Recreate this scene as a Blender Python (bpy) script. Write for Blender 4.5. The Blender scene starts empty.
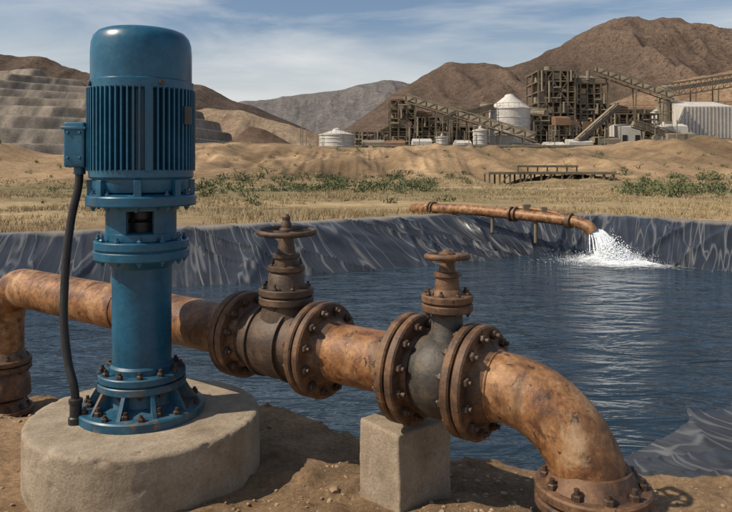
import bpy, math, random, bmesh
import numpy as np
from mathutils import Vector, Matrix, noise as mnoise
random.seed(7); np.random.seed(7)
scene=bpy.context.scene
rad=math.radians
HC=1.32
# ------------------------------------------------------------------ numpy noise
_tab=np.random.RandomState(3).rand(256,256)
def vnoise(x,y,seed=0):
    x=np.asarray(x,float)+seed*17.31; y=np.asarray(y,float)+seed*9.77
    xi=np.floor(x).astype(int); yi=np.floor(y).astype(int)
    fx=x-xi; fy=y-yi; fx=fx*fx*(3-2*fx); fy=fy*fy*(3-2*fy)
    a=_tab[xi&255,yi&255]; b=_tab[(xi+1)&255,yi&255]; c=_tab[xi&255,(yi+1)&255]; d=_tab[(xi+1)&255,(yi+1)&255]
    return (a*(1-fx)+b*fx)*(1-fy)+(c*(1-fx)+d*fx)*fy
def fbm(x,y,o=4,seed=0):
    s=0;a=.5;t=0
    for i in range(o):
        s=s+a*vnoise(x*2**i,y*2**i,seed+i*3); t+=a; a*=.5
    return s/t-.5
def ridged(x,y,o=4,seed=0):
    s=0;a=.5;t=0
    for i in range(o):
        s=s+a*(1-np.abs(2*vnoise(x*2**i,y*2**i,seed+i*5)-1)); t+=a; a*=.5
    return s/t
def ss(a,b,x):
    t=np.clip((np.asarray(x,float)-a)/(b-a),0,1); return t*t*(3-2*t)
# ------------------------------------------------------------------ materials
def newmat(name):
    m=bpy.data.materials.new(name); m.use_nodes=True
    nt=m.node_tree; b=nt.nodes['Principled BSDF']; return m,nt,b
def N(nt,t,**k):
    n=nt.nodes.new(t)
    for a,v in k.items(): setattr(n,a,v)
    return n
def noise_node(nt,co,scale,detail=6,rough=.6,dist=0.0):
    n=N(nt,'ShaderNodeTexNoise'); n.inputs['Scale'].default_value=scale; n.inputs['Detail'].default_value=detail
    n.inputs['Roughness'].default_value=rough; n.inputs['Distortion'].default_value=dist
    nt.links.new(co,n.inputs['Vector']); return n.outputs['Fac']
def ramp(nt,fac,stops):
    r=N(nt,'ShaderNodeValToRGB'); e=r.color_ramp.elements
    while len(e)<len(stops): e.new(.5)
    for i,(p,c) in enumerate(stops):
        e[i].position=p; e[i].color=(c[0],c[1],c[2],1) if hasattr(c,'__len__') else (c,c,c,1)
    nt.links.new(fac,r.inputs['Fac']); return r.outputs['Color']
def mix(nt,fac,a,b,mode='MIX'):
    m=N(nt,'ShaderNodeMix'); m.data_type='RGBA'; m.blend_type=mode
    for s,i in ((fac,0),(a,6),(b,7)):
        if isinstance(s,bpy.types.NodeSocket): nt.links.new(s,m.inputs[i])
        elif hasattr(s,'__len__'): m.inputs[i].default_value=(s[0],s[1],s[2],1)
        else: m.inputs[i].default_value=s
    return m.outputs[2]
def bump(nt,b,h,strength=.3,dist=.01,prev=None):
    n=N(nt,'ShaderNodeBump'); n.inputs['Strength'].default_value=strength; n.inputs['Distance'].default_value=dist
    nt.links.new(h,n.inputs['Height'])
    if prev is not None: nt.links.new(prev,n.inputs['Normal'])
    nt.links.new(n.outputs['Normal'],b.inputs['Normal']); return n.outputs['Normal']
def objco(nt): return N(nt,'ShaderNodeTexCoord').outputs['Object']
def mottled(name,stops,scale=8,rough=.6,metal=0.,bs=.25,bd=.004,bscale=60,dist=.3,rr=.12,spots=None,streak=None,fm=.45):
    m,nt,b=newmat(name); co=objco(nt)
    n1=noise_node(nt,co,scale,8,.68,dist); c=ramp(nt,n1,stops)
    n2=noise_node(nt,co,bscale,7,.72)
    c=mix(nt,fm,c,ramp(nt,n2,[(.34,.35),(.66,1.1)]),'MULTIPLY')
    for sp in (spots or []):
        sc,th,col=sp[:3]; wd=sp[3] if len(sp)>3 else .07
        n3=noise_node(nt,co,sc,8,.72,.5)
        c=mix(nt,ramp(nt,n3,[(th,0.),(th+wd,1.)]),c,col)
    if streak:
        mp=N(nt,'ShaderNodeMapping'); mp.inputs['Scale'].default_value=streak[0]; nt.links.new(co,mp.inputs['Vector'])
        n4=noise_node(nt,mp.outputs['Vector'],1.0,7,.7,.2)
        c=mix(nt,ramp(nt,n4,[(streak[1],0.),(streak[1]+.12,streak[3])]),c,streak[2])
    nt.links.new(c,b.inputs['Base Color'])
    b.inputs['Metallic'].default_value=metal
    nt.links.new(ramp(nt,n1,[(.3,max(0,rough-rr)),(.7,min(1,rough+rr))]),b.inputs['Roughness'])
    bump(nt,b,n2,bs,bd); return m
M={}
M['pipe']=mottled('rusty_pipe',[(.30,(.055,.025,.013)),(.41,(.17,.070,.028)),(.50,(.30,.14,.052)),(.60,(.39,.215,.10)),(.72,(.48,.31,.17))],8,.52,.12,.6,.004,55,
   spots=[(9,.55,(.095,.040,.02),.10),(26,.58,(.042,.023,.015),.05),(4,.59,(.43,.31,.19),.12)],streak=((5,5,1.6),.53,(.075,.037,.02),.8),fm=.6)
M['flange']=mottled('rusty_flange',[(.3,(.04,.025,.017)),(.45,(.10,.055,.032)),(.58,(.19,.10,.05)),(.72,(.30,.18,.10))],11,.6,.15,.5,.004,70,spots=[(26,.58,(.035,.022,.016),.06)])
M['valve']=mottled('valve_iron',[(.3,(.035,.026,.019)),(.5,(.08,.052,.036)),(.62,(.14,.085,.052)),(.75,(.25,.16,.10))],11,.55,.2,.5,.004,70,spots=[(24,.6,(.03,.022,.018),.06)])
M['iron']=mottled('grey_iron',[(.3,(.03,.027,.024)),(.52,(.078,.068,.058)),(.62,(.13,.095,.065)),(.75,(.2,.13,.08))],11,.52,.25,.5,.004,70)
M['bolt']=mottled('bolt_steel',[(.3,(.035,.024,.018)),(.7,(.12,.075,.05))],20,.6,.3,.2,.002,120)
M['blue']=mottled('blue_paint',[(.25,(.007,.05,.095)),(.5,(.010,.098,.18)),(.75,(.025,.15,.24))],5,.34,.0,.12,.002,60,spots=[(13,.67,(.10,.085,.06),.05),(3,.62,(.04,.135,.19),.2),(38,.69,(.09,.05,.03),.03)],streak=((9,9,1.2),.58,(.05,.08,.09),.55))
M['bluedusty']=mottled('blue_paint_worn',[(.25,(.01,.05,.09)),(.5,(.014,.09,.155)),(.7,(.06,.13,.17))],7,.48,.0,.2,.002,60,spots=[(11,.56,(.16,.10,.06),.10),(30,.63,(.07,.035,.02),.05)])
M['black']=mottled('dark_rubber',[(.3,(.012,.012,.013)),(.7,(.03,.03,.03))],20,.5,0,.1,.001,100)
M['concrete']=mottled('concrete',[(.28,(.21,.16,.11)),(.44,(.32,.255,.18)),(.58,(.39,.32,.235)),(.75,(.46,.40,.31))],7,.92,0,.9,.006,90,spots=[(9,.60,(.25,.165,.10),.12),(60,.62,(.12,.09,.065),.04),(110,.64,(.47,.42,.35),.04)],streak=((6,6,1.0),.56,(.23,.165,.11),.7))
M['steel']=mottled('plant_steel',[(.3,(.10,.08,.055)),(.7,(.24,.195,.13))],.6,.7,.1,.1,.02,4)
M['steel2']=mottled('plant_cladding',[(.3,(.17,.14,.10)),(.7,(.34,.29,.21))],.4,.8,.0,.1,.02,4)
M['rustclad']=mottled('rusted_cladding',[(.3,(.15,.08,.045)),(.7,(.28,.17,.10))],.4,.8,.0,.1,.02,4)
M['white']=mottled('pale_cladding',[(.3,(.50,.48,.44)),(.7,(.68,.65,.60))],.4,.6,.0,.1,.02,3,streak=((.8,.8,.12),.55,(.33,.27,.2),.6))
M['green']=mottled('shrub_leaves',[(.3,(.05,.07,.025)),(.7,(.14,.155,.06))],.5,.9,0,.1,.01,8)
M['straw']=mottled('dry_straw',[(.3,(.28,.20,.105)),(.55,(.40,.31,.17)),(.75,(.52,.43,.27))],.35,.9,0,.1,.01,8)
M['rock']=mottled('pebble_stone',[(.3,(.22,.15,.09)),(.7,(.41,.30,.20))],9,.95,0,.4,.004,60)
# ------------------------------------------------------------------ mesh builder
def frame(o,z):
    z=Vector(z).normalized(); up=Vector((0,0,1)) if abs(z.z)<.9 else Vector((0,1,0))
    x=up.cross(z).normalized(); y=z.cross(x)
    m=Matrix((x,y,z)).transposed().to_4x4(); m.translation=Vector(o); return m
class B:
    def __init__(s): s.v=[]; s.f=[]
    def add(s,vs,fs,M4=None):
        o=len(s.v)
        s.v+= [tuple(M4@Vector(v)) for v in vs] if M4 is not None else [tuple(v) for v in vs]
        s.f+= [tuple(i+o for i in f) for f in fs]
    def lathe(s,prof,M4,seg=48,caps=True,a0=0,a1=2*math.pi):
        full=abs(a1-a0-2*math.pi)<1e-6; n=seg if full else seg+1
        vs=[];fs=[]
        for r,z in prof:
            for i in range(n):
                a=a0+(a1-a0)*i/seg; vs.append((r*math.cos(a),r*math.sin(a),z))
        for j in range(len(prof)-1):
            for i in range(seg):
                k=(i+1)%n
                fs.append((j*n+i,j*n+k,(j+1)*n+k,(j+1)*n+i))
        if caps and full:
            fs.append(tuple(range(n-1,-1,-1))); L=(len(prof)-1)*n; fs.append(tuple(L+i for i in range(n)))
        s.add(vs,fs,M4)
    def cyl(s,p,q,r,r2=None,seg=24):
        p=Vector(p);q=Vector(q); s.lathe([(r,0),(r if r2 is None else r2,(q-p).length)],frame(p,q-p),seg)
    def box(s,c,d,M4=None,rz=0):
        x,y,z=d[0]/2,d[1]/2,d[2]/2
        vs=[(a*x,b*y,e*z) for a in(-1,1) for b in(-1,1) for e in(-1,1)]
        fs=[(0,1,3,2),(4,6,7,5),(0,4,5,1),(2,3,7,6),(0,2,6,4),(1,5,7,3)]
        T=Matrix.Translation(Vector(c))@Matrix.Rotation(rz,4,'Z')
        s.add(vs,fs,(M4@T) if M4 is not None else T)
    def beam(s,p,q,w,h=None):
        p=Vector(p);q=Vector(q); L=(q-p).length; s.box((0,0,L/2),(w,h or w,L),frame(p,q-p))
    def tube(s,pts,r,seg=24,caps=True):
        pts=[Vector(p) for p in pts]; n=len(pts); vs=[];fs=[]; up=None
        for i,p in enumerate(pts):
            t=(pts[min(i+1,n-1)]-pts[max(i-1,0)]).normalized()
            if up is None: up=(Vector((0,0,1)) if abs(t.z)<.9 else Vector((0,1,0)))
            x=up.cross(t).normalized(); y=t.cross(x); up=y
            rr=r[i] if hasattr(r,'__len__') else r
            for k in range(seg):
                a=2*math.pi*k/seg; vs.append(p+x*rr*math.cos(a)+y*rr*math.sin(a))
        for i in range(n-1):
            for k in range(seg):
                l=(k+1)%seg; fs.append((i*seg+k,i*seg+l,(i+1)*seg+l,(i+1)*seg+k))
        if caps:
            fs.append(tuple(range(seg-1,-1,-1))); fs.append(tuple((n-1)*seg+i for i in range(seg)))
        s.add(vs,fs)
    def torus(s,M4,R,r,seg=48,rs=12):
        vs=[];fs=[]
        for i in range(seg):
            a=2*math.pi*i/seg
            for k in range(rs):
                b=2*math.pi*k/rs; q=R+r*math.cos(b); vs.append((q*math.cos(a),q*math.sin(a),r*math.sin(b)))
        for i in range(seg):
            for k in range(rs):
                j=(i+1)%seg;l=(k+1)%rs; fs.append((i*rs+k,j*rs+k,j*rs+l,i*rs+l))
        s.add(vs,fs,M4)
def mkobj(name,b,mat,parent=None,bev=0,sharp=35,smooth=True):
    off=parent.location if parent else Vector((0,0,0))
    me=bpy.data.meshes.new(name); me.from_pydata([(v[0]-off[0],v[1]-off[1],v[2]-off[2]) for v in b.v],[],b.f)
    if smooth:
        me.polygons.foreach_set('use_smooth',[True]*len(me.polygons)); me.set_sharp_from_angle(angle=rad(sharp))
    o=bpy.data.objects.new(name,me); scene.collection.objects.link(o); me.materials.append(mat if not isinstance(mat,str) else M[mat])
    if parent: o.parent=parent
    if bev:
        md=o.modifiers.new('bevel','BEVEL'); md.width=bev; md.segments=2; md.limit_method='ANGLE'; md.angle_limit=rad(40)
    return o
def empty(name,loc):
    e=bpy.data.objects.new(name,None); e.location=Vector(loc); e.empty_display_size=.2; scene.collection.objects.link(e); return e
def bolts(b,M4,rb,n,z0,z1,rh=.015,ph=0.0,stud=.014):
    for i in range(n):
        a=2*math.pi*(i+.5)/n+ph; x,y=rb*math.cos(a),rb*math.sin(a)
        h=rh*1.1
        if z1 is not None:
            T=M4@Matrix.Translation((x,y,z1))@Matrix.Rotation(random.random()*2,4,'Z')
            b.lathe([(rh,0),(rh,h*.8),(rh*.8,h)],T,6); b.lathe([(rh*.5,0),(rh*.5,h+stud*random.uniform(.6,1.2))],T,10)
        if z0 is not None:
            T=M4@Matrix.Translation((x,y,z0))@Matrix.Rotation(math.pi,4,'X')@Matrix.Rotation(random.random()*2,4,'Z')
            b.lathe([(rh,0),(rh,h*.8),(rh*.8,h)],T,6); b.lathe([(rh*.5,0),(rh*.5,h+stud*.6)],T,10)
# ------------------------------------------------------------------ pond outlines
T0=[(-12,5.2),(-5,4.9),(-2.6,4.75),(-1.9,4.45),(-1.2,4.0),(-.7,3.75),(-.3,3.5),(0,3.25),(.35,3.02),(.8,2.9),(1.5,2.82),(2.6,2.75),(5,3.2),(9,5.5),(10.5,9),(9.2,12),(7.4,14.1),(5.9,16.2),(5.2,16.7),(3.5,16.7),(1.8,16.4),(-.74,14.3),(-3.1,13),(-6.1,11.6),(-12,9.8),(-13.5,7.5)]
W0=[(-11.5,6),(-5,5.9),(-2.6,5.7),(-1.7,5.4),(-.9,4.9),(-.4,4.6),(0,4.4),(.3,4.25),(.7,4.1),(1.1,4.15),(1.6,4.5),(2.8,5.5),(4.6,6.2),(7.2,7.2),(8.3,9.2),(7.8,10.8),(6.5,12.5),(5.0,14.3),(4.6,14.8),(3.8,14.9),(2.9,14.5),(.3,12.7),(-2.5,10.9),(-5.7,9.8),(-11.3,8.4),(-12,7.5)]
def chaikin(P):
    P=np.array(P,float); Q=np.roll(P,-1,0); return np.stack([.75*P+.25*Q,.25*P+.75*Q],1).reshape(-1,P.shape[1])
TW=chaikin(chaikin(np.hstack([np.array(T0,float),np.array(W0,float)])))
TP=TW[:,:2]
def sdist(x,y):
    """positive inside pond outline"""
    x=np.asarray(x,float);y=np.asarray(y,float)
    shp=x.shape; xf=x.ravel(); yf=y.ravel(); res=np.full(xf.shape,-9.0)
    m=(xf>-15)&(xf<12.5)&(yf>1)&(yf<19); x=xf[m]; y=yf[m]
    d=np.full(x.shape,1e9); ins=np.zeros(x.shape,bool)
    for i in range(len(TP)):
        ax,ay=TP[i]; bx,by=TP[(i+1)%len(TP)]
        dx,dy=bx-ax,by-ay; t=np.clip(((x-ax)*dx+(y-ay)*dy)/(dx*dx+dy*dy+1e-12),0,1)
        d=np.minimum(d,np.hypot(x-ax-t*dx,y-ay-t*dy))
        c=((ay>y)!=(by>y)); xi=(bx-ax)*(y-ay)/((by-ay) if by!=ay else 1e-9)+ax
        ins^=(c&(x<xi))
    res[m]=np.where(ins,d,-d); return res.reshape(shp)
PADZ=3.35
def base_z(x,y):
    x=np.asarray(x,float);y=np.asarray(y,float)
    near=1-ss(6,9,y)
    z=-.26*ss(3.5,4.35,y)*(1-ss(-1.9,-.9,x))*near
    z=z+near*(.05*fbm(x*1.6,y*1.6,4,1))
    z=z+.10*np.exp(-((x-.25)/.55)**2-((y-2.35)/.42)**2)
    far=ss(12,24,y)
    z=z+far*.25*fbm(x*.15,y*.15,4,2)
    z=z+.12*ss(8,10,y)*(1-ss(17,22,y))
    wob=14*fbm(x*.04,x*0+3.3,4,4)
    g=ss(40,88,y+wob)
    gul=ridged(x*.14+.02*y,y*.035,4,6); gul2=ridged(x*.45,y*.09,3,16)
    left=1-.72*ss(-18,-42,x)
    z=z+PADZ*left*np.clip(g+(g*(1-g))*(2.8*(gul-.6)+1.5*(gul2-.6)),0,1.0)
    def mound(cx,cy,rx,ry,h,sd):
        q=((x-cx)/rx)**2+((y-cy)/ry)**2
        return h*np.exp(-q)*(1+.9*(ridged(x*.16,y*.10,4,sd)-.5))
    z=z+mound(34,72,7,8,1.2,8)+mound(46,84,12,9,.8,9)+mound(-33,56,7,8,2.1,10)+mound(-16,84,10,8,.7,12)+mound(16,66,9,6,.9,13)+mound(2,60,8,5,.6,14)
    return z
def ground_z(x,y,sd=None):
    z=base_z(x,y)
    if sd is None: sd=sdist(x,y)
    wob=.10*fbm(np.asarray(x)*2.2,np.asarray(y)*2.2,4,21)*(1-ss(6,9,y))-.07*(1-ss(6,9,y))
    s2=sd+wob
    z=z-np.where(s2>0,1.3*s2+.03*ss(0,.03,s2),0)
    return np.maximum(z,-3)
# ------------------------------------------------------------------ ground
def grid_mesh(name,X,Y,Z,mat,cols=None,smooth=True):
    ny,nx=X.shape
    co=np.stack([X,Y,Z],-1).reshape(-1,3)
    idx=np.arange(ny*nx).reshape(ny,nx)
    q=np.stack([idx[:-1,:-1],idx[:-1,1:],idx[1:,1:],idx[1:,:-1]],-1).reshape(-1,4)
    me=bpy.data.meshes.new(name)
    me.vertices.add(len(co)); me.vertices.foreach_set('co',co.ravel())
    me.loops.add(q.size); me.loops.foreach_set('vertex_index',q.ravel().astype(np.int32))
    me.polygons.add(len(q)); me.polygons.foreach_set('loop_start',(np.arange(len(q))*4).astype(np.int32)); 
    me.update(calc_edges=True)
    me.polygons.foreach_set('use_smooth',[smooth]*len(q))
    if cols is not None:
        a=me.color_attributes.new('Col','FLOAT_COLOR','POINT')
        c=np.concatenate([cols.reshape(-1,3),np.ones((len(co),1))],1); a.data.foreach_set('color',c.ravel())
    o=bpy.data.objects.new(name,me); scene.collection.objects.link(o); me.materials.append(mat); return o
def attr_mat(name,scales=((40,.35),(3,.3)),rough=.95,bs=.6,bd=.01,bscale=30,big=None,speck=None):
    m,nt,b=newmat(name); co=objco(nt)
    at=N(nt,'ShaderNodeAttribute'); at.attribute_name='Col'; c=at.outputs['Color']
    for sc,f in scales:
        c=mix(nt,f,c,ramp(nt,noise_node(nt,co,sc,7,.7),[(.32,.2),(.68,1.3)]),'MULTIPLY')
    if speck:
        c=mix(nt,ramp(nt,noise_node(nt,co,speck[0],4,.7),[(speck[1],0.),(speck[1]+.05,speck[3])]),c,speck[2])
    nt.links.new(c,b.inputs['Base Color']); b.inputs['Roughness'].default_value=rough
    b.inputs['Specular IOR Level'].default_value=.15
    n=bump(nt,b,noise_node(nt,co,bscale,10,.75),bs,bd)
    if big: bump(nt,b,noise_node(nt,co,big[0],8,.7),big[1],big[2],n)
    return m
ki=np.arange(-330,331); gx=1.2*np.sinh(ki*.0238)
kj=np.arange(-150,450); gy=2.9+1.0*np.sinh(kj*.0182)
GX,GY=np.meshgrid(gx,gy)
SD=sdist(GX,GY)
def micro(x,y): return .022*fbm(x*9,y*9,4,31)+.05*fbm(x*3.5,y*3.5,3,33)+.13*np.clip(fbm(x*8,y*8,4,35)-.07,0,1)
GZ=ground_z(GX,GY,SD)
foot=(1-ss(7,9,GY))*(SD<.1)
GZ=GZ+foot*micro(GX,GY)
def c3(a): return np.array(a)[None,None,:]
nf=fbm(GX*.9,GY*.9,5,41)[...,None]; nf2=fbm(GX*.08,GY*.25,4,43)[...,None]; nf3=fbm(GX*.3,GY*.5,4,44)[...,None]
soil=c3((.43,.285,.165))*(1+.9*nf)
field=c3((.45,.34,.19))*(1+.9*nf2+.7*nf3)
greenp=c3((.16,.16,.075))
gm=(ss(-.02,.12,fbm(GX*.05,GY*.12,4,45))*ss(22,32,GY)*(1-ss(60,80,GY)))[...,None]
field=field*(1-.6*gm)+greenp*.6*gm
slope=c3((.45,.31,.18))*(1+1.2*nf2)
dk=(ridged(GX*.14+.02*GY,GY*.035,4,6)[...,None]); slope=slope*(.12+1.1*dk)
k1=ss(10,17,GY)[...,None]; k2=ss(42,52,GY+14*fbm(GX*.06,GY*.05,4,47))[...,None]
GC=soil*(1-k1)+field*k1; GC=GC*(1-k2)+slope*k2
gmat=attr_mat('earth',((45,.55),(6,.45),(.7,.45),(.15,.3)),.95,1.0,.02,28,(140,.7,.005),(1.6,.60,(.15,.13,.065),.6))
grid_mesh('ground',GX,GY,GZ,gmat,GC)
# ------------------------------------------------------------------ liner + water
seglen=np.hypot(*(np.roll(TP,-1,0)-TP).T); cum=np.concatenate([[0],np.cumsum(seglen)])
Ltot=cum[-1]; NS=2000
sv=np.linspace(0,Ltot,NS); TWc=np.vstack([TW,TW[:1]])
R_=np.stack([np.interp(sv,cum,TWc[:,k]) for k in range(4)],1)
tv=np.concatenate([[-.22,-.16,-.08],np.linspace(0,1.5,46)])
Tt=tv[:,None]; PX=R_[:,0][None]*(1-Tt)+R_[:,2][None]*Tt; PY=R_[:,1][None]*(1-Tt)+R_[:,3][None]*Tt
farm=ss(7,10,R_[:,1])
zt=base_z(R_[:,0],R_[:,1]); ztl=zt-.03*(1-farm)+.03*farm
PZ=np.where(Tt<0, base_z(PX,PY)+farm[None]*(.03)-(1-farm[None])*.08-.05*(Tt<-.2), ztl[None]+(-.6-ztl[None])*Tt)
S_=np.broadcast_to(sv[None],PX.shape)
def creases(u,v,f,sd,p):
    w=vnoise(u*f+.6*vnoise(u*.35,v*.8,sd+9),v*.35,sd); return (1-np.abs(2*w-1))**p
wr=creases(S_+Tt*1.0,Tt,.9,51,5); wr2=creases(S_-Tt*.8,Tt,1.7,54,7); wr3=creases(S_+Tt*1.9,Tt,1.3,57,9); wr4=creases(S_+Tt*.3,Tt,4.0,58,4)
env=np.clip(Tt*4+.35,0.25,1)*(.30+.70*farm[None])
PZ=PZ+np.where(Tt>=-.1,env*(.12*(wr-.2)+.10*(wr2-.15)+.12*(wr3-.1)+.03*(wr4-.2)+.05*fbm(S_*.6,Tt*1.5,2,59)),0)
mL,nt,b=newmat('liner_sheet'); co=objco(nt)
uvn=N(nt,'ShaderNodeUVMap'); uvn.uv_map='uv'
def uvmap(sx_,rot):
    mp=N(nt,'ShaderNodeMapping'); mp.inputs['Scale'].default_value=(1,sx_,1); mp.inputs['Rotation'].default_value=(0,0,rot); nt.links.new(uvn.outputs['UV'],mp.inputs['Vector']); return mp.outputs['Vector']
mv=uvmap(.12,.42)
st=noise_node(nt,mv,3.2,7,.66,.3)
# crisp crease highlights painted into the colour: thin pale lines along fold directions
mv2=uvmap(.16,-.5)
l1=noise_node(nt,uvmap(.10,.55),2.6,2,.4,.5); l2=noise_node(nt,mv2,2.2,2,.4,.5)
dust=noise_node(nt,co,1.3,6,.6)
c=ramp(nt,dust,[(.3,(.012,.015,.021)),(.7,(.028,.033,.042))])
c=mix(nt,ramp(nt,st,[(.57,0.),(.72,.40)]),c,(.22,.215,.21))
for l in (l1,l2): c=mix(nt,ramp(nt,l,[(.485,0.),(.497,.32),(.503,.32),(.515,0.)]),c,(.26,.26,.26))
sx=N(nt,'ShaderNodeSeparateXYZ'); nt.links.new(uvn.outputs['UV'],sx.inputs[0])
c=mix(nt,ramp(nt,sx.outputs['Y'],[(.0,.7),(.10,.0)]),c,(.27,.23,.18))
nt.links.new(c,b.inputs['Base Color']); b.inputs['Roughness'].default_value=.33
bump(nt,b,noise_node(nt,mv,5,4,.5,.4),.55,.06)
lo=grid_mesh('pond_liner',PX,PY,PZ,mL)
uvl=lo.data.uv_layers.new(name='uv'); li=np.empty(len(lo.data.loops),np.int32); lo.data.loops.foreach_get('vertex_index',li)
uvs=np.stack([S_.ravel(),(Tt*1.5+0*S_).ravel()],1)[li]; uvl.data.foreach_set('uv',uvs.ravel())
ring=R_[:,:2]*.2+R_[:,2:]*.8
bw=B(); bw.v=[(p[0],p[1],-.6) for p in ring[:-1:4]]; bw.f=[tuple(range(len(bw.v)))]
mW,nt,b=newmat('pond_water'); co=objco(nt)
b.inputs['Base Color'].default_value=(.013,.027,.041,1); b.inputs['Roughness'].default_value=.07; b.inputs['IOR'].default_value=1.33
mp=N(nt,'ShaderNodeMapping'); mp.inputs['Scale'].default_value=(1.0,2.3,1); mp.inputs['Rotation'].default_value=(0,0,.12); nt.links.new(co,mp.inputs['Vector'])
nn=bump(nt,b,noise_node(nt,mp.outputs['Vector'],1.1,3,.5,.8),.9,.12)
nn=bump(nt,b,noise_node(nt,mp.outputs['Vector'],4.0,3,.5,.5),.8,.03,nn)
wo=mkobj('water',bw,mW,smooth=False)
# ------------------------------------------------------------------ hills
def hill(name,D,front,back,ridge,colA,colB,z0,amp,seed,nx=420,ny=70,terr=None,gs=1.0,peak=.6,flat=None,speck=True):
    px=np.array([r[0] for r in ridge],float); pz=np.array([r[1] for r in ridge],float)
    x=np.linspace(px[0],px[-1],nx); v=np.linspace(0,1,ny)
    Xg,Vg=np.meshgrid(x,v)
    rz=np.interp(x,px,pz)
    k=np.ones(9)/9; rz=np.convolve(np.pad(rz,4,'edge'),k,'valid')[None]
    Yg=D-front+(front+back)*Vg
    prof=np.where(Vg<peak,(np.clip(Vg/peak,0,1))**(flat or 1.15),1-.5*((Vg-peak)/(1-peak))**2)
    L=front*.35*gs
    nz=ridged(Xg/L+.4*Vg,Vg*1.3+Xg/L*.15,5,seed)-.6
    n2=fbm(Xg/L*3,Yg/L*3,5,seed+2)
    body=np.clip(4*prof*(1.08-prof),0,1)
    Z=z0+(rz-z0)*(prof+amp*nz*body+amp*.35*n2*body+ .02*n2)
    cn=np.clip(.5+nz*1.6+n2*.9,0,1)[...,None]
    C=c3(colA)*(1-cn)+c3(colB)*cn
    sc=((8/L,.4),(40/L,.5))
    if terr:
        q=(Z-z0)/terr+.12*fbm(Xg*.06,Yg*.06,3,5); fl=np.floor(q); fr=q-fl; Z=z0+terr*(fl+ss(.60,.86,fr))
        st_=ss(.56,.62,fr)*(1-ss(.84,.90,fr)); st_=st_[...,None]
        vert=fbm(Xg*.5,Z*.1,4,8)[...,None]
        C=C*(1-st_)+st_*c3((.25,.215,.175))*(1+1.2*vert)  # shading painted in: terrace faces darker, bench tops kept light as if lit
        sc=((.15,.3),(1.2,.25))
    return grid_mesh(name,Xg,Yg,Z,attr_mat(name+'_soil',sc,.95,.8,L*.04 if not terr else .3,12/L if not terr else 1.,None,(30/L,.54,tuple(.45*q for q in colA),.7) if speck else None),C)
def RD(D,pts): return [((p-366)/690*D,HC+(165-q)/690*D) for p,q in pts]
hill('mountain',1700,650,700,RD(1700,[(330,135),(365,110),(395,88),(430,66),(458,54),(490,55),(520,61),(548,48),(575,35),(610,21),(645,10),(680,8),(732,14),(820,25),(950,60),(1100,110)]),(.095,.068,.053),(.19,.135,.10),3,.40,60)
hill('mountain',2600,700,700,RD(2600,[(150,150),(200,115),(235,98),(262,97),(300,91),(340,87),(385,75),(415,80),(470,100),(560,150)]),(.15,.145,.15),(.215,.195,.185),3,.26,64)  # farthest ridge: haze painted into its lighter, greyer base colours
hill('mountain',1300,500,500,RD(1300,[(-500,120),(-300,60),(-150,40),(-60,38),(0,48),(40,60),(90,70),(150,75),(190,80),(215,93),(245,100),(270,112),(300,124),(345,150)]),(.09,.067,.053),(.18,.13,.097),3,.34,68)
hill('hillside',420,180,120,RD(420,[(540,150),(580,118),(610,104),(640,92),(700,76),(732,70),(800,66),(950,80),(1200,120)]),(.24,.155,.10),(.44,.305,.19),3.0,.24,72)
hill('hillside',620,170,160,RD(620,[(165,112),(200,105),(235,108),(262,117),(300,127),(350,140),(420,148)]),(.30,.21,.14),(.48,.365,.25),2,.26,75)
hill('hillside',240,50,40,RD(240,[(218,151),(232,139),(246,125),(262,128),(280,138),(300,151)]),(.13,.085,.056),(.23,.15,.097),2.8,.14,77,nx=160)
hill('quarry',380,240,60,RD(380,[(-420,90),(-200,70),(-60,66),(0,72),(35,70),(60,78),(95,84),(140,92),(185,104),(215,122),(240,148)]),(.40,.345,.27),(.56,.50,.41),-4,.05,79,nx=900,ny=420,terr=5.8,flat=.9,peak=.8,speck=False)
# ------------------------------------------------------------------ concrete base + block
def rough_lathe(prof,c,seg,seed,amp):
    b=B(); P=[]
    for i in range(len(prof)-1):
        (r0,z0),(r1,z1)=prof[i],prof[i+1]; m=max(1,int(math.hypot(r1-r0,z1-z0)/.010))
        P+=[(r0+(r1-r0)*k/m,z0+(z1-z0)*k/m) for k in range(m)]
    P.append(prof[-1])
    b.lathe(P,Matrix.Translation(c),seg,caps=False)
    out=[]
    for v in b.v:
        q=Vector(v)*1.3+Vector((seed,0,0)); d=mnoise.noise(q)*amp+mnoise.fractal(Vector(v)*20,.8,2.2,3)*.0016
        d2=max(0,mnoise.noise(Vector(v)*26+Vector((seed,5,0)))-.45)*-.03
        r=Vector((v[0]-c[0],v[1]-c[1],0)); L=r.length
        e=1 if L>.3 else 0
        if L>1e-4: r/=L
        rim=max(0,1-abs(v[2]-.24)/.02) if L>.44 else 0
        ch=-max(0,mnoise.noise(Vector(v)*16+Vector((3,seed,0)))-.22)*.035*rim
        out.append((v[0]+r.x*(d+d2*e+ch),v[1]+r.y*(d+d2*e+ch),v[2]+d*.2+ch*.5))
    b.v=out; return b
PC=(-.974,3.0)
mkobj('concrete_pump_base',rough_lathe([(.490,-.2),(.488,.0),(.486,.233),(.483,.241),(.476,.247),(.462,.249),(.0005,.25)],(PC[0]+.018,PC[1],0),300,3,.003),'concrete',sharp=60)
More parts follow.
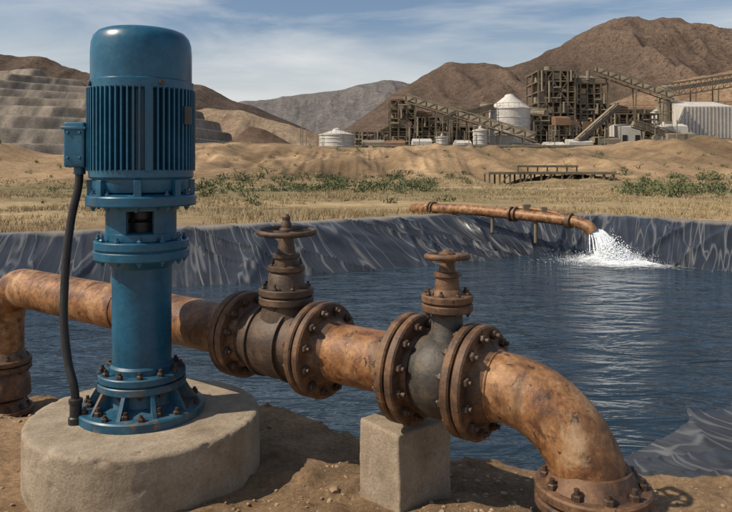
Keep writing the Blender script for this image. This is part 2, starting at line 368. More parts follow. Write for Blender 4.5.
def rbox(b,M4,d,nx,seed,amp=.008,r=.015):
    bm=bmesh.new(); bmesh.ops.create_cube(bm,size=1); bmesh.ops.subdivide_edges(bm,edges=bm.edges[:],cuts=nx,use_grid_fill=True)
    bm.verts.index_update(); hx=Vector(d)/2; vs=[]
    for v in bm.verts:
        p=Vector([v.co[i]*d[i] for i in range(3)])
        inner=Vector([max(-(hx[i]-r),min(hx[i]-r,p[i])) for i in range(3)]); dd=p-inner
        if dd.length>1e-7 and sum(abs(q)>1e-6 for q in dd)>1: p=inner+dd.normalized()*r
        if amp:
            q=p*5+Vector((seed,2,1)); p=p+Vector((mnoise.noise(q),mnoise.noise(q+Vector((9,0,0))),mnoise.noise(q+Vector((0,9,0)))))*amp
            q=p*30; p=p+Vector((mnoise.noise(q),mnoise.noise(q+Vector((9,0,0))),mnoise.noise(q+Vector((0,9,0)))))*amp*.4
        vs.append(p)
    b.add(vs,[[v.index for v in f.verts] for f in bm.faces],M4); bm.free()
bb=B()
rbox(bb,Matrix.Translation((.150,2.63,.125))@Matrix.Rotation(rad(40),4,'Z'),(.27,.225,.46),40,4,.004,.009)
mkobj('concrete_support_block',bb,'concrete',sharp=60)
# ------------------------------------------------------------------ pump
P=empty('vertical_pump',(PC[0],PC[1],.25))
def ZM(z=0,x=PC[0],y=PC[1]): return Matrix.Translation((x,y,z))
b=B(); b.lathe([(.216,1.635),(.220,1.64),(.220,1.675),(.211,1.68),(.211,1.80),(.208,1.84),(.199,1.868),(.182,1.888),(.16,1.897),(.10,1.902),(.001,1.904)],ZM(),72)
mkobj('motor_fan_cowl',b,'blue',P)
b=B(); b.lathe([(.185,1.28),(.185,1.65)],ZM(),64); 
b.lathe([(.212,1.262),(.218,1.27),(.218,1.30),(.185,1.302)],ZM(),64)
nfin=58
for i in range(nfin):
    a=2*math.pi*i/nfin
    T=ZM()@Matrix.Rotation(a,4,'Z'); b.box((.204,0,1.47),(.042,.007,.345),T)
for a in (25,115,205,295):
    T=ZM()@Matrix.Rotation(rad(a),4,'Z'); b.box((.211,0,1.47),(.03,.022,.35),T)
mkobj('motor_finned_body',b,'blue',P)
b=B(); 
for a in (-52,-140): 
    T=ZM()@Matrix.Rotation(rad(a),4,'Z')
    b.lathe([(.011,0),(.011,.008),(.006,.01)],T@Matrix.Translation((.220,0,1.658))@Matrix.Rotation(rad(90),4,'Y'),10)
T=ZM()@Matrix.Rotation(rad(-18),4,'Z'); b.box((.229,0,1.53),(.004,.05,.075),T)
mkobj('rating_plate',b,'iron',P)
b=B(); b.lathe([(.203,1.262),(.203,1.225),(.195,1.205)],ZM(),64)
b.lathe([(.226,1.146),(.230,1.15),(.230,1.185),(.226,1.19),(.19,1.2)],ZM(),64)
for i in range(8):
    T=ZM()@Matrix.Rotation(2*math.pi*(i+.3)/8,4,'Z'); b.box((.212,0,1.222),(.022,.03,.07),T)
mkobj('motor_bottom_flange',b,'blue',P,.002)
b=B()
for k in range(4):
    a0=rad(-90+14+90*k+22); a1=a0+rad(48)
    pr=[(.155,1.0),(.155,1.146),(.135,1.146),(.135,1.0),(.155,1.0)]
    b.lathe(pr,ZM(),12,False,a0,a1)
    for aa in (a0,a1):
        c_,s_=math.cos(aa),math.sin(aa); q=[(PC[0]+r*c_,PC[1]+r*s_,z) for r,z in pr[:4]]; b.add(q,[(0,1,2,3)])
b.lathe([(.1565,1.127),(.1565,1.147)],ZM(),48); b.lathe([(.158,1.0),(.158,1.03),(.15,1.035)],ZM(),48)
mkobj('coupling_neck',b,'blue',P)
b=B(); b.lathe([(.045,.99),(.045,1.15)],ZM(),24); b.lathe([(.075,1.035),(.075,1.075),(.06,1.08)],ZM(),24); b.lathe([(.06,1.085),(.075,1.09),(.075,1.12)],ZM(),24)
mkobj('drive_coupling',b,'black',P)
b=B()
b.lathe([(.194,.962),(.198,.966),(.198,.994),(.194,.998)],ZM(),64); b.lathe([(.194,.918),(.198,.922),(.198,.952),(.194,.956)],ZM(),64); b.lathe([(.185,.95),(.185,.968)],ZM(),64)
b.lathe([(.124,.42),(.124,.88),(.14,.90),(.165,.92)],ZM(),64)
mkobj('pump_column',b,'blue',P)
b=B()
b.lathe([(.126,.47),(.135,.46),(.135,.43)],ZM(),64)
b.lathe([(.180,.405),(.184,.409),(.184,.432),(.180,.436)],ZM(),64); b.lathe([(.182,.368),(.186,.372),(.186,.396),(.182,.4)],ZM(),64)
b.lathe([(.17,.395),(.17,.41)],ZM(),48)
b.lathe([(.17,.29),(.155,.31),(.15,.37)],ZM(),64)
b.lathe([(.26,.246),(.264,.25),(.264,.282),(.258,.288),(.2,.292),(.165,.31)],ZM(),72)
for i in range(10):
    T=ZM()@Matrix.Rotation(2*math.pi*(i+.35)/10,4,'Z')
    vs=[(.14,y,z) for y in(-.008,.008) for z in (.285,.37)]+[(.185,y,.37) for y in(-.008,.008)]+[(.235,y,.287) for y in(-.008,.008)]
    b.add(vs,[(0,1,4,6),(2,7,5,3),(1,3,5,4),(4,5,7,6),(0,6,7,2),(0,2,3,1)],T)
mkobj('pump_foot',b,'bluedusty',P)
b=B(); bolts(b,ZM(),.212,10,None,.29,.017); bolts(b,ZM(),.238,10,None,.287,.015,.3)
bolts(b,ZM(),.162,12,.372,.436,.014); mkobj('foot_bolts',b,'bolt',P)
b=B(); bolts(b,ZM(),.178,12,.92,.996,.012); bolts(b,ZM(),.2,10,1.148,1.19,.012,.2); mkobj('flange_bolts',b,'blue',P)
JX=PC[0]-.25
b=B(); rbox(b,Matrix.Translation((JX,2.96,1.405)),(.09,.14,.19),12,2,0,.008); b.box((JX,2.96,1.475),(.105,.155,.012)); b.cyl((JX+.03,2.96,1.41),(PC[0]-.17,2.98,1.41),.045)
b.cyl((JX-.0,2.95,1.315),(JX,2.95,1.28),.024)
for q in (-.05,.05):
    for z_ in (1.35,1.455): b.lathe([(.006,0),(.006,.006)],Matrix.Translation((JX+q*.5,2.89,z_))@Matrix.Rotation(rad(90),4,'X'),8)
mkobj('junction_box',b,'blue',P,.002)
ctrl=[(JX,2.95,1.30),(JX-.005,2.945,1.22),(JX-.03,2.94,1.10),(JX-.046,2.93,.95),(JX-.052,2.92,.80),(JX-.045,2.90,.65),(JX-.02,2.88,.5),(JX+.012,2.86,.41),(JX+.02,2.86,.34),(JX+.021,2.86,.27)]
def cat(P,m=8):
    P=[Vector(p) for p in P]; Q=[2*P[0]-P[1]]+P+[2*P[-1]-P[-2]]; o=[]
    for i in range(1,len(Q)-2):
        for k in range(m):
            t=k/m; a,b_,c_,d=Q[i-1],Q[i],Q[i+1],Q[i+2]
            o.append(.5*((2*b_)+(c_-a)*t+(2*a-5*b_+4*c_-d)*t*t+(3*b_-a-3*c_+d)*t**3))
    o.append(P[-1]); return o
b=B(); b.tube(cat(ctrl),.017,14); mkobj('power_cable',b,'black',P)
b=B(); b.lathe([(.03,.246),(.03,.275),(.024,.28),(.024,.33),(.028,.335),(.028,.35),(.018,.355)],Matrix.Translation((JX+.021,2.86,0)),16); mkobj('cable_gland',b,'black',P)
# ------------------------------------------------------------------ pipeline
O=Vector((0,2.678,.57)); d=Vector((.805,-.593,0)).normalized(); PR=.115
def S(s,dz=0): return O+d*s+Vector((0,0,dz))
PL=empty('rusty_pipeline',S(0))
def arc(s0,sgn,R,nseg=18):
    c=S(s0)-Vector((0,0,R)); return [c+d*(sgn*R*math.sin(a))+Vector((0,0,R*math.cos(a))) for a in [math.pi/2*i/nseg for i in range(nseg+1)]]
b=B()
pts=list(reversed(arc(-2.58,-1,.26)+[S(-2.84,-.60)]))+[S(-2.5),S(-1.6),S(-.67)]
b.tube(pts,PR,48); b.tube([S(-.21),S(0),S(.225)],PR,48)
pts=[S(.46),S(.54)]+arc(.58,1,.30,22)
pts+= [pts[-1]-Vector((0,0,.75))]
b.tube(pts,PR,48)
for s_ in (-1.55,.56): b.torus(frame(S(s_),d),PR+.001,.0045,48,8)
mkobj('pipe',b,'pipe',PL)
FR=.187
def flange_pack(b,bb,s,th=.034,r=FR,nb=12,rb=None):
    T=frame(S(s),d); g=.004; rb=rb or r-.032
    def fl(z0,z1): b.lathe([(r-.006,z0),(r,z0+.006),(r,z1-.006),(r-.006,z1)],T,64)
    fl(-th-g,-g); fl(g,th+g); b.lathe([(r-.03,-g*1.2),(r-.03,g*1.2)],T,48)
    b.lathe([(PR+.001,-th-.05),(PR+.028,-th-.006),(PR+.028,-th+.004)],T,48); b.lathe([(PR+.028,th-.004),(PR+.028,th+.006),(PR+.001,th+.05)],T,48)
    bolts(bb,T,rb,nb,-th-g,th+g,.0165)
b=B(); bo=B()
flange_pack(b,bo,-.67); flange_pack(b,bo,-.225,r=.192); flange_pack(b,bo,.215,r=.2); flange_pack(b,bo,.475,r=.196)
mkobj('pipe_flanges',b,'flange',PL)
def vflange(b,bo,x,y,z,r=.185,th=.034,two=True):
    T=Matrix.Translation((x,y,z))
    b.lathe([(r-.006,0),(r,.006),(r,th-.006),(r-.006,th)],T,64)
    b.lathe([(PR+.03,th),(PR+.02,th+.012),(PR,th+.05)],T,48)
    if two: b.lathe([(r-.006,-th-.006),(r,-th),(r,-.012),(r-.006,-.006)],T,64)
    bolts(bo,T,r-.032,10,-th-.006 if two else None,th,.0165)
b=B()
e=S(.88); vflange(b,bo,e.x,e.y,.295,.178); b.lathe([(.18,.02),(.18,.06),(.13,.09)],Matrix.Translation((e.x,e.y,0)),48)
e2=S(-2.84); vflange(b,bo,e2.x,e2.y,.07,.16); b.lathe([(PR,-.02),(PR+.035,-.10),(PR+.04,-.2)],Matrix.Translation((e2.x,e2.y,.07)),40); vflange(b,bo,e2.x,e2.y,-.24,.17,two=False)
mkobj('riser_flanges',b,'flange',PL)
mkobj('flange_bolts',bo,'bolt',PL)
def handwheel(b,M4,R,rt,nsp=5):
    b.torus(M4,R,rt)
    for i in range(nsp):
        a=2*math.pi*i/nsp+.4; b.cyl(M4@Vector((.015*math.cos(a),.015*math.sin(a),-.004)),M4@Vector((R*math.cos(a),R*math.sin(a),0)),rt*.62,seg=10)
    b.lathe([(.028,-.018),(.032,-.01),(.03,.012),(.022,.018)],M4,20)
V1=empty('gate_valve',S(-.44)); 
T=frame(S(0),d)
b=B(); b.lathe([(.125,-.63),(.135,-.57),(.15,-.50),(.155,-.44),(.15,-.38),(.135,-.31),(.125,-.26)],T,48)
for s_ in (-.52,-.36): b.lathe([(.150,s_-.008),(.158,s_-.006),(.158,s_+.006),(.150,s_+.008)],T,48)
c=S(-.42); C=Matrix.Translation((c.x,c.y,0))
b.lathe([(.12,.57),(.115,.68),(.10,.72),(.10,.735),(.112,.738)],C,40)
mkobj('valve_body',b,'valve',V1)
b=B(); b.lathe([(.112,.735),(.116,.739),(.116,.762),(.112,.766)],C,48); b.lathe([(.112,.772),(.116,.776),(.116,.798),(.112,.802)],C,48); b.lathe([(.1,.76),(.1,.775)],C,32)
b.lathe([(.085,.80),(.078,.82),(.074,.86),(.062,.875)],C,32); b.lathe([(.075,.872),(.078,.876),(.078,.892),(.07,.897)],C,32)
b.lathe([(.05,.895),(.048,.925),(.058,.93),(.058,.945),(.04,.95),(.034,.985),(.03,1.02)],C,28)
b.cyl((c.x,c.y,.98),(c.x,c.y,1.085),.013,seg=14); b.lathe([(.022,1.05),(.024,1.07),(.016,1.085),(.018,1.10),(.008,1.112)],C,16)
mkobj('bonnet',b,'valve',V1)
b=B(); handwheel(b,Matrix.Translation((c.x,c.y,1.037))@Matrix.Rotation(rad(2),4,'X'),.118,.0125); mkobj('handwheel',b,'valve',V1)
b=B(); bolts(b,C,.097,8,.738,.80,.011); bolts(b,C,.066,6,None,.895,.008); mkobj('bonnet_bolts',b,'bolt',V1)
V2=empty('gate_valve',S(.345))
b=B(); b.lathe([(.125,.25),(.14,.28),(.152,.32),(.155,.345),(.152,.37),(.14,.41),(.125,.44)],T,48)
c=S(.36); C=Matrix.Translation((c.x,c.y,0))
b.lathe([(.09,.57),(.075,.70),(.058,.73),(.055,.79),(.07,.80)],C,36)
mkobj('valve_body',b,'iron',V2)
b=B(); b.lathe([(.088,.80),(.092,.804),(.092,.824),(.088,.828)],C,48); b.lathe([(.088,.833),(.092,.837),(.092,.856),(.088,.86)],C,48); b.lathe([(.08,.82),(.08,.84)],C,32)
b.lathe([(.06,.858),(.052,.875),(.045,.88),(.04,.92),(.05,.925),(.05,.935),(.03,.94),(.024,.985)],C,28)
b.cyl((c.x,c.y,.93),(c.x,c.y,1.012),.012,seg=14); b.lathe([(.02,.99),(.02,1.01),(.012,1.018)],C,6)
mkobj('bonnet',b,'flange',V2)
b=B(); handwheel(b,Matrix.Translation((c.x,c.y,.993))@Matrix.Rotation(rad(-3),4,'X'),.072,.0115); mkobj('handwheel',b,'flange',V2)
b=B(); bolts(b,C,.075,8,.803,.858,.010); mkobj('bonnet_bolts',b,'bolt',V2)
# ------------------------------------------------------------------ discharge pipe and outfall
DP=empty('discharge_pipe',(3,15.2,.3))
b=B(); bf_=B(); ctrl=[(1.2,17.6,.22),(1.6,16.9,.26),(2.3,16.1,.28),(3.2,15.2,.24),(3.9,14.6,.19),(4.3,14.25,.15),(4.52,14.05,.07),(4.6,13.97,-.05)]
cc=cat(ctrl,10); b.tube(cc,.118,20,caps=False)
for k in (1,3,4.7):
    for o_ in (0,1):
        p=cc[int(k*10)+o_]; q=cc[int(k*10)+1+o_]; bf_.lathe([(.165,-.022),(.165,.022)],frame(p,q-p),24)
b.tube(cat([(3.0,15.5,.32),(3.4,15.15,.38),(3.9,14.7,.33),(4.15,14.45,.26)],8),.04,10)
mkobj('pipe',b,'pipe',DP); mkobj('flanges',bf_,'flange',DP)
b=B(); b.cyl((3.65,14.83,-.35),(3.65,14.83,.12),.04); b.cyl((2.85,15.55,-.2),(2.85,15.55,.18),.04); b.box((3.5,15.05,.38),(.16,.16,.16)); b.box((3.8,14.75,.36),(.12,.12,.12)); mkobj('pipe_supports',b,'steel',DP)
mF,nt,bs_=newmat('white_water'); bs_.inputs['Base Color'].default_value=(.80,.84,.87,1); bs_.inputs['Roughness'].default_value=.35
OX,OY=4.62,13.95
F=empty('water_outfall',(OX+.2,OY-.15,-.3))
b=B()
for i in range(340):
    a=random.random()*6.28; r=.105*math.sqrt(random.random()); x0,z0=OX+r*math.cos(a),-.03+r*.4*math.sin(a); y0=OY+r*math.sin(a)
    vx=random.gauss(.75,.28); vy=random.gauss(-.45,.18); vz=random.gauss(.0,.25); pts=[];rr=[]
    t0=random.random()*.1; t1=random.uniform(.24,.38)
    for k in range(9):
        t=t0+(t1-t0)*k/8; pts.append((x0+vx*t,y0+vy*t,z0+vz*t-4.9*t*t+random.gauss(0,.008))); rr.append(.012*(1+.9*random.random())*(1-abs(k/8-.5)))
    b.tube(pts,rr,5)
mkobj('falling_jet',b,mF,F)
b=B()
def drop(p,r):
    vs=[(p[0]+r*random.uniform(.6,1.3)*x,p[1]+r*random.uniform(.6,1.3)*y,p[2]+r*random.uniform(.6,1.6)*z) for x,y,z in((1,0,0),(-1,0,0),(0,1,0),(0,-1,0),(0,0,1),(0,0,-1))]
    b.add(vs,[(0,2,4),(2,1,4),(1,3,4),(3,0,4),(2,0,5),(1,2,5),(3,1,5),(0,3,5)])
CX,CY=OX+.26,OY-.2
for i in range(15000):
    rr=abs(random.gauss(0,.33)); a=random.random()*6.28
    x=CX+rr*1.5*math.cos(a); y=CY+rr*math.sin(a)-.1; z=-.6+abs(random.gauss(0,.19))*math.exp(-rr*2.2)
    drop((x,y,z),random.uniform(.0025,.009)*(1.6 if rr<.25 else .8))
mkobj('splash',b,mF,F,smooth=False)
mFo,nt,bf=newmat('foam'); bf.inputs['Base Color'].default_value=(.78,.82,.85,1); bf.inputs['Roughness'].default_value=.6
co=objco(nt); at=N(nt,'ShaderNodeAttribute'); at.attribute_name='Col'
mp=N(nt,'ShaderNodeMapping'); mp.inputs['Scale'].default_value=(1,2.2,1); nt.links.new(co,mp.inputs['Vector'])
nz=noise_node(nt,mp.outputs['Vector'],3.2,9,.72,.8)
ad=N(nt,'ShaderNodeMath',operation='ADD'); nt.links.new(nz,ad.inputs[0]); nt.links.new(at.outputs['Fac'],ad.inputs[1])
al=ramp(nt,ad.outputs[0],[(.60,0.),(.86,1.)]); nt.links.new(al,bf.inputs['Alpha'])
fx=np.linspace(CX-1.3,CX+3.2,160); fy=np.linspace(CY-2.4,CY+.7,110); FX,FY=np.meshgrid(fx,fy)
rr=np.hypot((FX-CX)/(np.where(FX>CX,2.5,1.0)),(FY-CY)/(np.where(FY>CY,.55,1.25)))
rr2=np.hypot((FX-CX)/.6,(FY-CY)/.42)
val=.64*np.exp(-rr*1.25)-.15*rr
FZ=-.594+.11*np.exp(-rr2**2)*(1+2*fbm(FX*5,FY*5,4,3))+.02*fbm(FX*3,FY*6,4,8)*np.exp(-rr)+.004
o=grid_mesh('foam_sheet',FX,FY,FZ,mFo,np.repeat(val[...,None],3,-1)); o.parent=F; o.matrix_parent_inverse=Matrix.Translation(-F.location)
# ------------------------------------------------------------------ industrial plant
KY=140.; kk=KY/690
def KX(p): return (p-366)*kk
def KZ(q): return HC+(165-q)*kk
PAD=PADZ
def tank(name,x0,x1,zw,zc,y,mat='white'):
    r=(x1-x0)/2; cx=(x0+x1)/2; E=empty(name,(cx,y,PAD)); C=Matrix.Translation((cx,y,0))
    b=B(); b.lathe([(r,PAD-.5),(r,zw)],C,40); 
    for i in range(1,5): b.lathe([(r+.05,PAD+(zw-PAD)*i/5),(r+.09,PAD+(zw-PAD)*i/5+.1),(r+.05,PAD+(zw-PAD)*i/5+.2)],C,40,False)
    mkobj('shell',b,mat,E)
    b=B(); b.lathe([(r+.15,zw-.05),(r+.15,zw+.12),(r*.25,zc-.3),(r*.22,zc),(.05,zc+.2)],C,40); mkobj('roof',b,mat,E)
    b=B()
    for i in range(24):
        a=6.283*i/24; b.beam((cx+r*math.cos(a),y+r*math.sin(a),zw),(cx+r*math.cos(a),y+r*math.sin(a),zw+1.0),.05)
    b.torus(Matrix.Translation((cx,y,zw+1.0)),r,.035,40,4)
    for s_ in(-.3,.3): b.beam((cx-r*.7+s_,y-r*.75,PAD),(cx-r*.7+s_,y-r*.75,zw+1),.08)
    for i in range(int((zw-PAD)/.5)): b.beam((cx-r*.7-.3,y-r*.75,PAD+i*.5),(cx-r*.7+.3,y-r*.75,PAD+i*.5),.05)
    mkobj('railing_and_ladder',b,'steel2',E)
tank('storage_tank',KX(484),KX(523),KZ(112),KZ(98),KY-6)
tank('storage_tank',KX(322),KX(355),KZ(137),KZ(131),KY-8)
tank('storage_tank',KX(634),KX(650),KZ(130),KZ(126),KY-10)
tank('storage_tank',KX(464),KX(477),KZ(134),KZ(130),KY-12)
tank('storage_tank',KX(430),KX(441),KZ(140),KZ(137),KY-12)
def framed(b,bc,x0,x1,y0,y1,z0,z1,nx,nz,ny=2,w=.32,clad=.35,mach=.5,rng=random):
    xs=[x0+(x1-x0)*i/nx for i in range(nx+1)]; ys=[y0+(y1-y0)*i/ny for i in range(ny+1)]; zs=[z0+(z1-z0)*i/nz for i in range(nz+1)]
    for x in xs:
        for y in ys: b.beam((x,y,z0-1),(x,y,z1),w)
    for z in zs[1:]:
        for y in ys: b.beam((x0,y,z),(x1,y,z),w*.8)
        for x in xs: b.beam((x,y0,z),(x,y1,z),w*.8)
        if rng.random()<.8: b.box(((x0+x1)/2,(y0+y1)/2,z-.1),(x1-x0,y1-y0,.12))
        b.beam((x0,y0-.05,z+1.0),(x1,y0-.05,z+1.0),.09); b.beam((x0,y0-.05,z+.5),(x1,y0-.05,z+.5),.07)
    for i in range(nx):
        for j in range(nz):
            if rng.random()<.6:
                a,c_=(zs[j],zs[j+1]) if rng.random()<.5 else (zs[j+1],zs[j]); b.beam((xs[i],y0-.1,a),(xs[i+1],y0-.1,c_),w*.5)
            if rng.random()<clad:
                yy=rng.choice(ys)+.2; bc.box(((xs[i]+xs[i+1])/2,yy,(zs[j]+zs[j+1])/2),(xs[i+1]-xs[i]-.1,.12,(zs[j+1]-zs[j])*rng.uniform(.5,.95)))
            if rng.random()<mach:
                cx=(xs[i]+xs[i+1])/2; cy=(y0+y1)/2+rng.uniform(-2,2); s_=(xs[i+1]-xs[i])
                if rng.random()<.5: bc.cyl((cx,cy,zs[j]),(cx,cy,zs[j]+(zs[j+1]-zs[j])*rng.uniform(.5,.9)),s_*.3,s_*rng.uniform(.15,.4),14)
                else: bc.box((cx,cy,zs[j]+(zs[j+1]-zs[j])*.35),(s_*.7,2.5,(zs[j+1]-zs[j])*.6))
            if rng.random()<.35: bc.cyl((xs[i],y0-.3,zs[j]+.8),(xs[i+1],y0-.3,zs[j]+.8),.14,seg=8)
            if rng.random()<.25: bc.cyl((xs[i]+.6,y0-.4,zs[j]),(xs[i]+.6,y0-.4,zs[j+1]),.2,seg=8)
def gable(b,x0,x1,y0,y1,z0,z1,zr):
    b.add([(x0,y0,z0),(x1,y0,z0),(x1,y1,z0),(x0,y1,z0),(x0,y0,z1),(x1,y0,z1),(x1,y1,z1),(x0,y1,z1),(x0,(y0+y1)/2,zr),(x1,(y0+y1)/2,zr)],
          [(0,1,5,4),(1,2,6,9,5),(2,3,7,6),(3,0,4,8,7),(4,5,9,8),(6,7,8,9)])
rng=random.Random(11)
E=empty('crushing_plant',(KX(570),KY,PAD)); b=B(); bc=B(); bw_=B()
framed(b,bc,KX(536),KX(572),KY-2,KY+8,PAD,KZ(72),5,8,rng=rng,clad=.5,mach=.7)
framed(b,bc,KX(572),KX(606),KY-1,KY+8,PAD,KZ(84),5,7,rng=rng,clad=.45,mach=.7)
framed(b,bc,KX(560),KX(578),KY,KY+6,KZ(76),KZ(70),2,1,rng=rng,clad=.9)
framed(b,bc,KX(606),KX(652),KY-3,KY+6,PAD,KZ(115),6,4,rng=rng,clad=.5,mach=.8)
framed(b,bc,KX(524),KX(540),KY-7,KY-3,PAD,KZ(118),2,4,rng=rng,clad=.4)
framed(b,bc,KX(540),KX(566),KY-9,KY-4,PAD,KZ(128),4,3,rng=rng,clad=.5,mach=.8)
gable(bc,KX(574),KX(597),KY,KY+7,KZ(84),KZ(78),KZ(74))
gable(bw_,KX(608),KX(630),KY+1,KY+7,KZ(115),KZ(106),KZ(103)); gable(bw_,KX(542),KX(556),KY-10,KY-5,KZ(128),KZ(121),KZ(119))
for q in (570,584): bw_.box((KX(q),KY-2.4,KZ(128)),(2.2,.5,2.4))
bc.cyl((KX(548),KY,KZ(72)),(KX(548),KY,KZ(67)),.8,seg=12); bc.cyl((KX(588),KY,KZ(80)),(KX(588),KY,KZ(71)),.4,seg=10)
mkobj('steel_frame',b,'steel',E,smooth=False); mkobj('cladding_and_machinery',bc,'steel2',E); mkobj('control_cabins',bw_,'rustclad',E,smooth=False)
E=empty('ore_processing_plant',(KX(420),KY,PAD)); b=B(); bc=B(); bw_=B()
framed(b,bc,KX(390),KX(414),KY-2,KY+6,PAD,KZ(101),3,6,rng=rng,clad=.4,mach=.7)
framed(b,bc,KX(414),KX(450),KY-2,KY+6,PAD,KZ(118),5,4,rng=rng,clad=.5,mach=.7)
framed(b,bc,KX(450),KX(492),KY-4,KY+4,PAD,KZ(128),6,3,rng=rng,clad=.5,mach=.7)
framed(b,bc,KX(352),KX(390),KY,KY+6,PAD,KZ(132),5,2,rng=rng,clad=.5)
framed(b,bc,KX(446),KX(457),KY-2,KY+3,PAD,KZ(109),2,5,rng=rng,clad=.4)
gable(bw_,KX(392),KX(412),KY-1,KY+5,KZ(101),KZ(99),KZ(96)); gable(bw_,KX(418),KX(432),KY-1,KY+5,KZ(118),KZ(112),KZ(110))
mkobj('steel_frame',b,'steel',E,smooth=False); mkobj('cladding_and_machinery',bc,'steel2',E); mkobj('control_cabins',bw_,'rustclad',E,smooth=False)
E=empty('screening_plant',(KX(700),KY+10,PAD)); b=B(); bc=B()
framed(b,bc,KX(640),KX(675),KY+10,KY+16,PAD,KZ(106),5,5,rng=rng,clad=.5,mach=.7)
framed(b,bc,KX(724),KX(775),KY+6,KY+14,PAD,KZ(104),5,4,rng=rng,clad=.5,mach=.7)
framed(b,bc,KX(455),KX(536),KY+18,KY+26,PAD,KZ(122),9,3,rng=rng,clad=.6,mach=.7)
mkobj('steel_frame',b,'steel',E,smooth=False); mkobj('cladding_and_machinery',bc,'steel2',E)
def conveyor(p,q,legs=4,w=1.6,h=1.3):
    p=Vector(p);q=Vector(q); E=empty('conveyor',(p+q)/2); b=B(); bc=B()
    L=(q-p).length; nn_=max(3,int(L/2.2)); dy=Vector((0,w/2,0)); up=Vector((0,0,h))
    for sgn in(-1,1):
        o=dy*sgn
        b.beam(p+o,q+o,.2); b.beam(p+o+up,q+o+up,.2)
        for i in range(nn_):
            a=p.lerp(q,i/nn_)+o; c_=p.lerp(q,(i+1)/nn_)+o; b.beam(a,a+up,.12); b.beam(a,c_+up,.1)
    for i in range(legs):
        a=p.lerp(q,(i+.5)/legs)
        for sgn in(-1,1): b.beam((a.x+sgn*.5,a.y+sgn*w/2,PAD-1),(a.x,a.y+sgn*w/2,a.z),.2)
    bc.beam(p+up*.55,q+up*.55,w*.8,.8)
    mkobj('truss',b,'steel',E,smooth=False); mkobj('belt_gallery',bc,'steel2',E)
conveyor((KX(404),KY-4,KZ(104)),(KX(518),KY-14,KZ(144)),6,1.8,1.6)
conveyor((KX(590),KY-3,KZ(76)),(KX(658),KY-8,KZ(106)),3,1.8,1.8)
conveyor((KX(412),KY+1,KZ(118)),(KX(365),KY+1,KZ(147)),3)
conveyor((KX(668),KY+4,KZ(96)),(KX(760),KY+4,KZ(82)),4,2.6,2.6)
conveyor((KX(540),KY-5,KZ(118)),(KX(492),KY+12,KZ(104)),2)
conveyor((KX(606),KY-6,KZ(112)),(KX(560),KY-11,KZ(147)),2)
conveyor((KX(612),KY-11,KZ(130)),(KX(668),KY-11,KZ(147)),3)
conveyor((KX(436),KY-8,KZ(126)),(KX(486),KY-8,KZ(114)),3)
E=empty('chimney',(KX(664),KY,PAD)); b=B(); C=Matrix.Translation((KX(664),KY,0)); b.lathe([(1.3,PAD-1),(1.2,KZ(92)),(1.4,KZ(91)),(1.4,KZ(87)),(1.0,KZ(86))],C,24); mkobj('stack',b,'steel2',E)
b=B(); b.torus(Matrix.Translation((KX(664),KY,KZ(100))),1.7,.08,24,5); b.torus(Matrix.Translation((KX(664),KY,KZ(112))),1.7,.08,24,5); mkobj('rings',b,'steel',E)
E=empty('warehouse',(KX(696),KY,PAD)); b=B(); 
gable(b,KX(670),KX(718),KY-6,KY+10,PAD-1,KZ(109),KZ(101)); mkobj('walls_and_roof',b,'white',E,smooth=False)
b=B()
for i in range(14): x=KX(671)+(KX(717)-KX(671))*i/13; b.box((x,KY-6.05,(PAD+KZ(109))/2),(.08,.1,KZ(109)-PAD))
for i in range(4): x=KX(676)+(KX(710)-KX(676))*i/3; b.box((x,KY-6.1,PAD+1.6),(2.2,.1,3.2))
mkobj('ribs_and_doors',b,'steel2',E,smooth=False)
def shed(x0,x1,zt,dy=-8,mat='steel2',dep=7):
    E=empty('industrial_shed',((x0+x1)/2,KY+dy,PAD)); b=B(); gable(b,x0,x1,KY+dy,KY+dy+dep,PAD-1,zt-.6,zt); mkobj('walls_and_roof',b,mat,E,smooth=False)
    b=B(); n_=max(2,int((x1-x0)/2.2))
    for i in range(n_):
        x=x0+(x1-x0)*(i+.5)/n_; b.box((x,KY+dy-.04,PAD+(zt-.6-PAD)*.5),(.9,.06,(zt-.6-PAD)*.4))
    mkobj('openings',b,'black',E,smooth=False)
for a_ in [(604,628,126,-8,'white'),(640,666,134,-13),(448,462,142,-13,'white',5),(718,755,118,-7,'white'),(552,574,141,-12,'white',5),(362,384,141,-9),(650,665,126,-10,'white',5),(582,602,138,-10),(500,526,145,-14),(410,428,140,-9,'white',5),(296,312,145,-10,'steel2',5),(384,402,142,-12,'rustclad',5),(680,700,141,-14,'rustclad',5),(528,546,144,-14,'white',4)]:
    shed(KX(a_[0]),KX(a_[1]),KZ(a_[2]),*a_[3:])
E=empty('pipe_rack',(KX(560),KY-16,PAD)); b=B()
for i in range(60):
    x=KX(372)+(KX(760)-KX(372))*i/59; b.beam((x,KY-16,PAD-1.5),(x,KY-16,PAD+1.4),.15); b.beam((x,KY-17,PAD+1.1),(x,KY-15,PAD+1.1),.12)
for k,zz in enumerate((1.25,.7,1.45)): b.cyl((KX(372),KY-16.5+k*.5,PAD+zz),(KX(760),KY-16.5+k*.5,PAD+zz),.14,seg=8)
mkobj('rack',b,'steel',E,smooth=False)
E=empty('equipment_yard',(KX(520),KY-14,PAD)); b=B()
for i in range(130):
    x=rng.uniform(KX(300),KX(735)); y=KY-rng.uniform(10,15); s_=rng.uniform(.4,1.5)
    if rng.random()<.5: b.box((x,y,PAD+s_*.5),(s_*1.8,s_,s_*1.2))
    else: b.cyl((x-s_,y,PAD+s_*.6),(x+s_,y,PAD+s_*.6),s_*.5,seg=12)
    if rng.random()<.2: b.beam((x,y,PAD),(x,y,PAD+rng.uniform(3,7)),.14)
mkobj('tanks_and_skids',b,'steel2',E)
ty=46.; tk=ty/690
def TX(p): return (p-366)*tk
E=empty('loading_trestle',(TX(548),ty,0)); b=B()
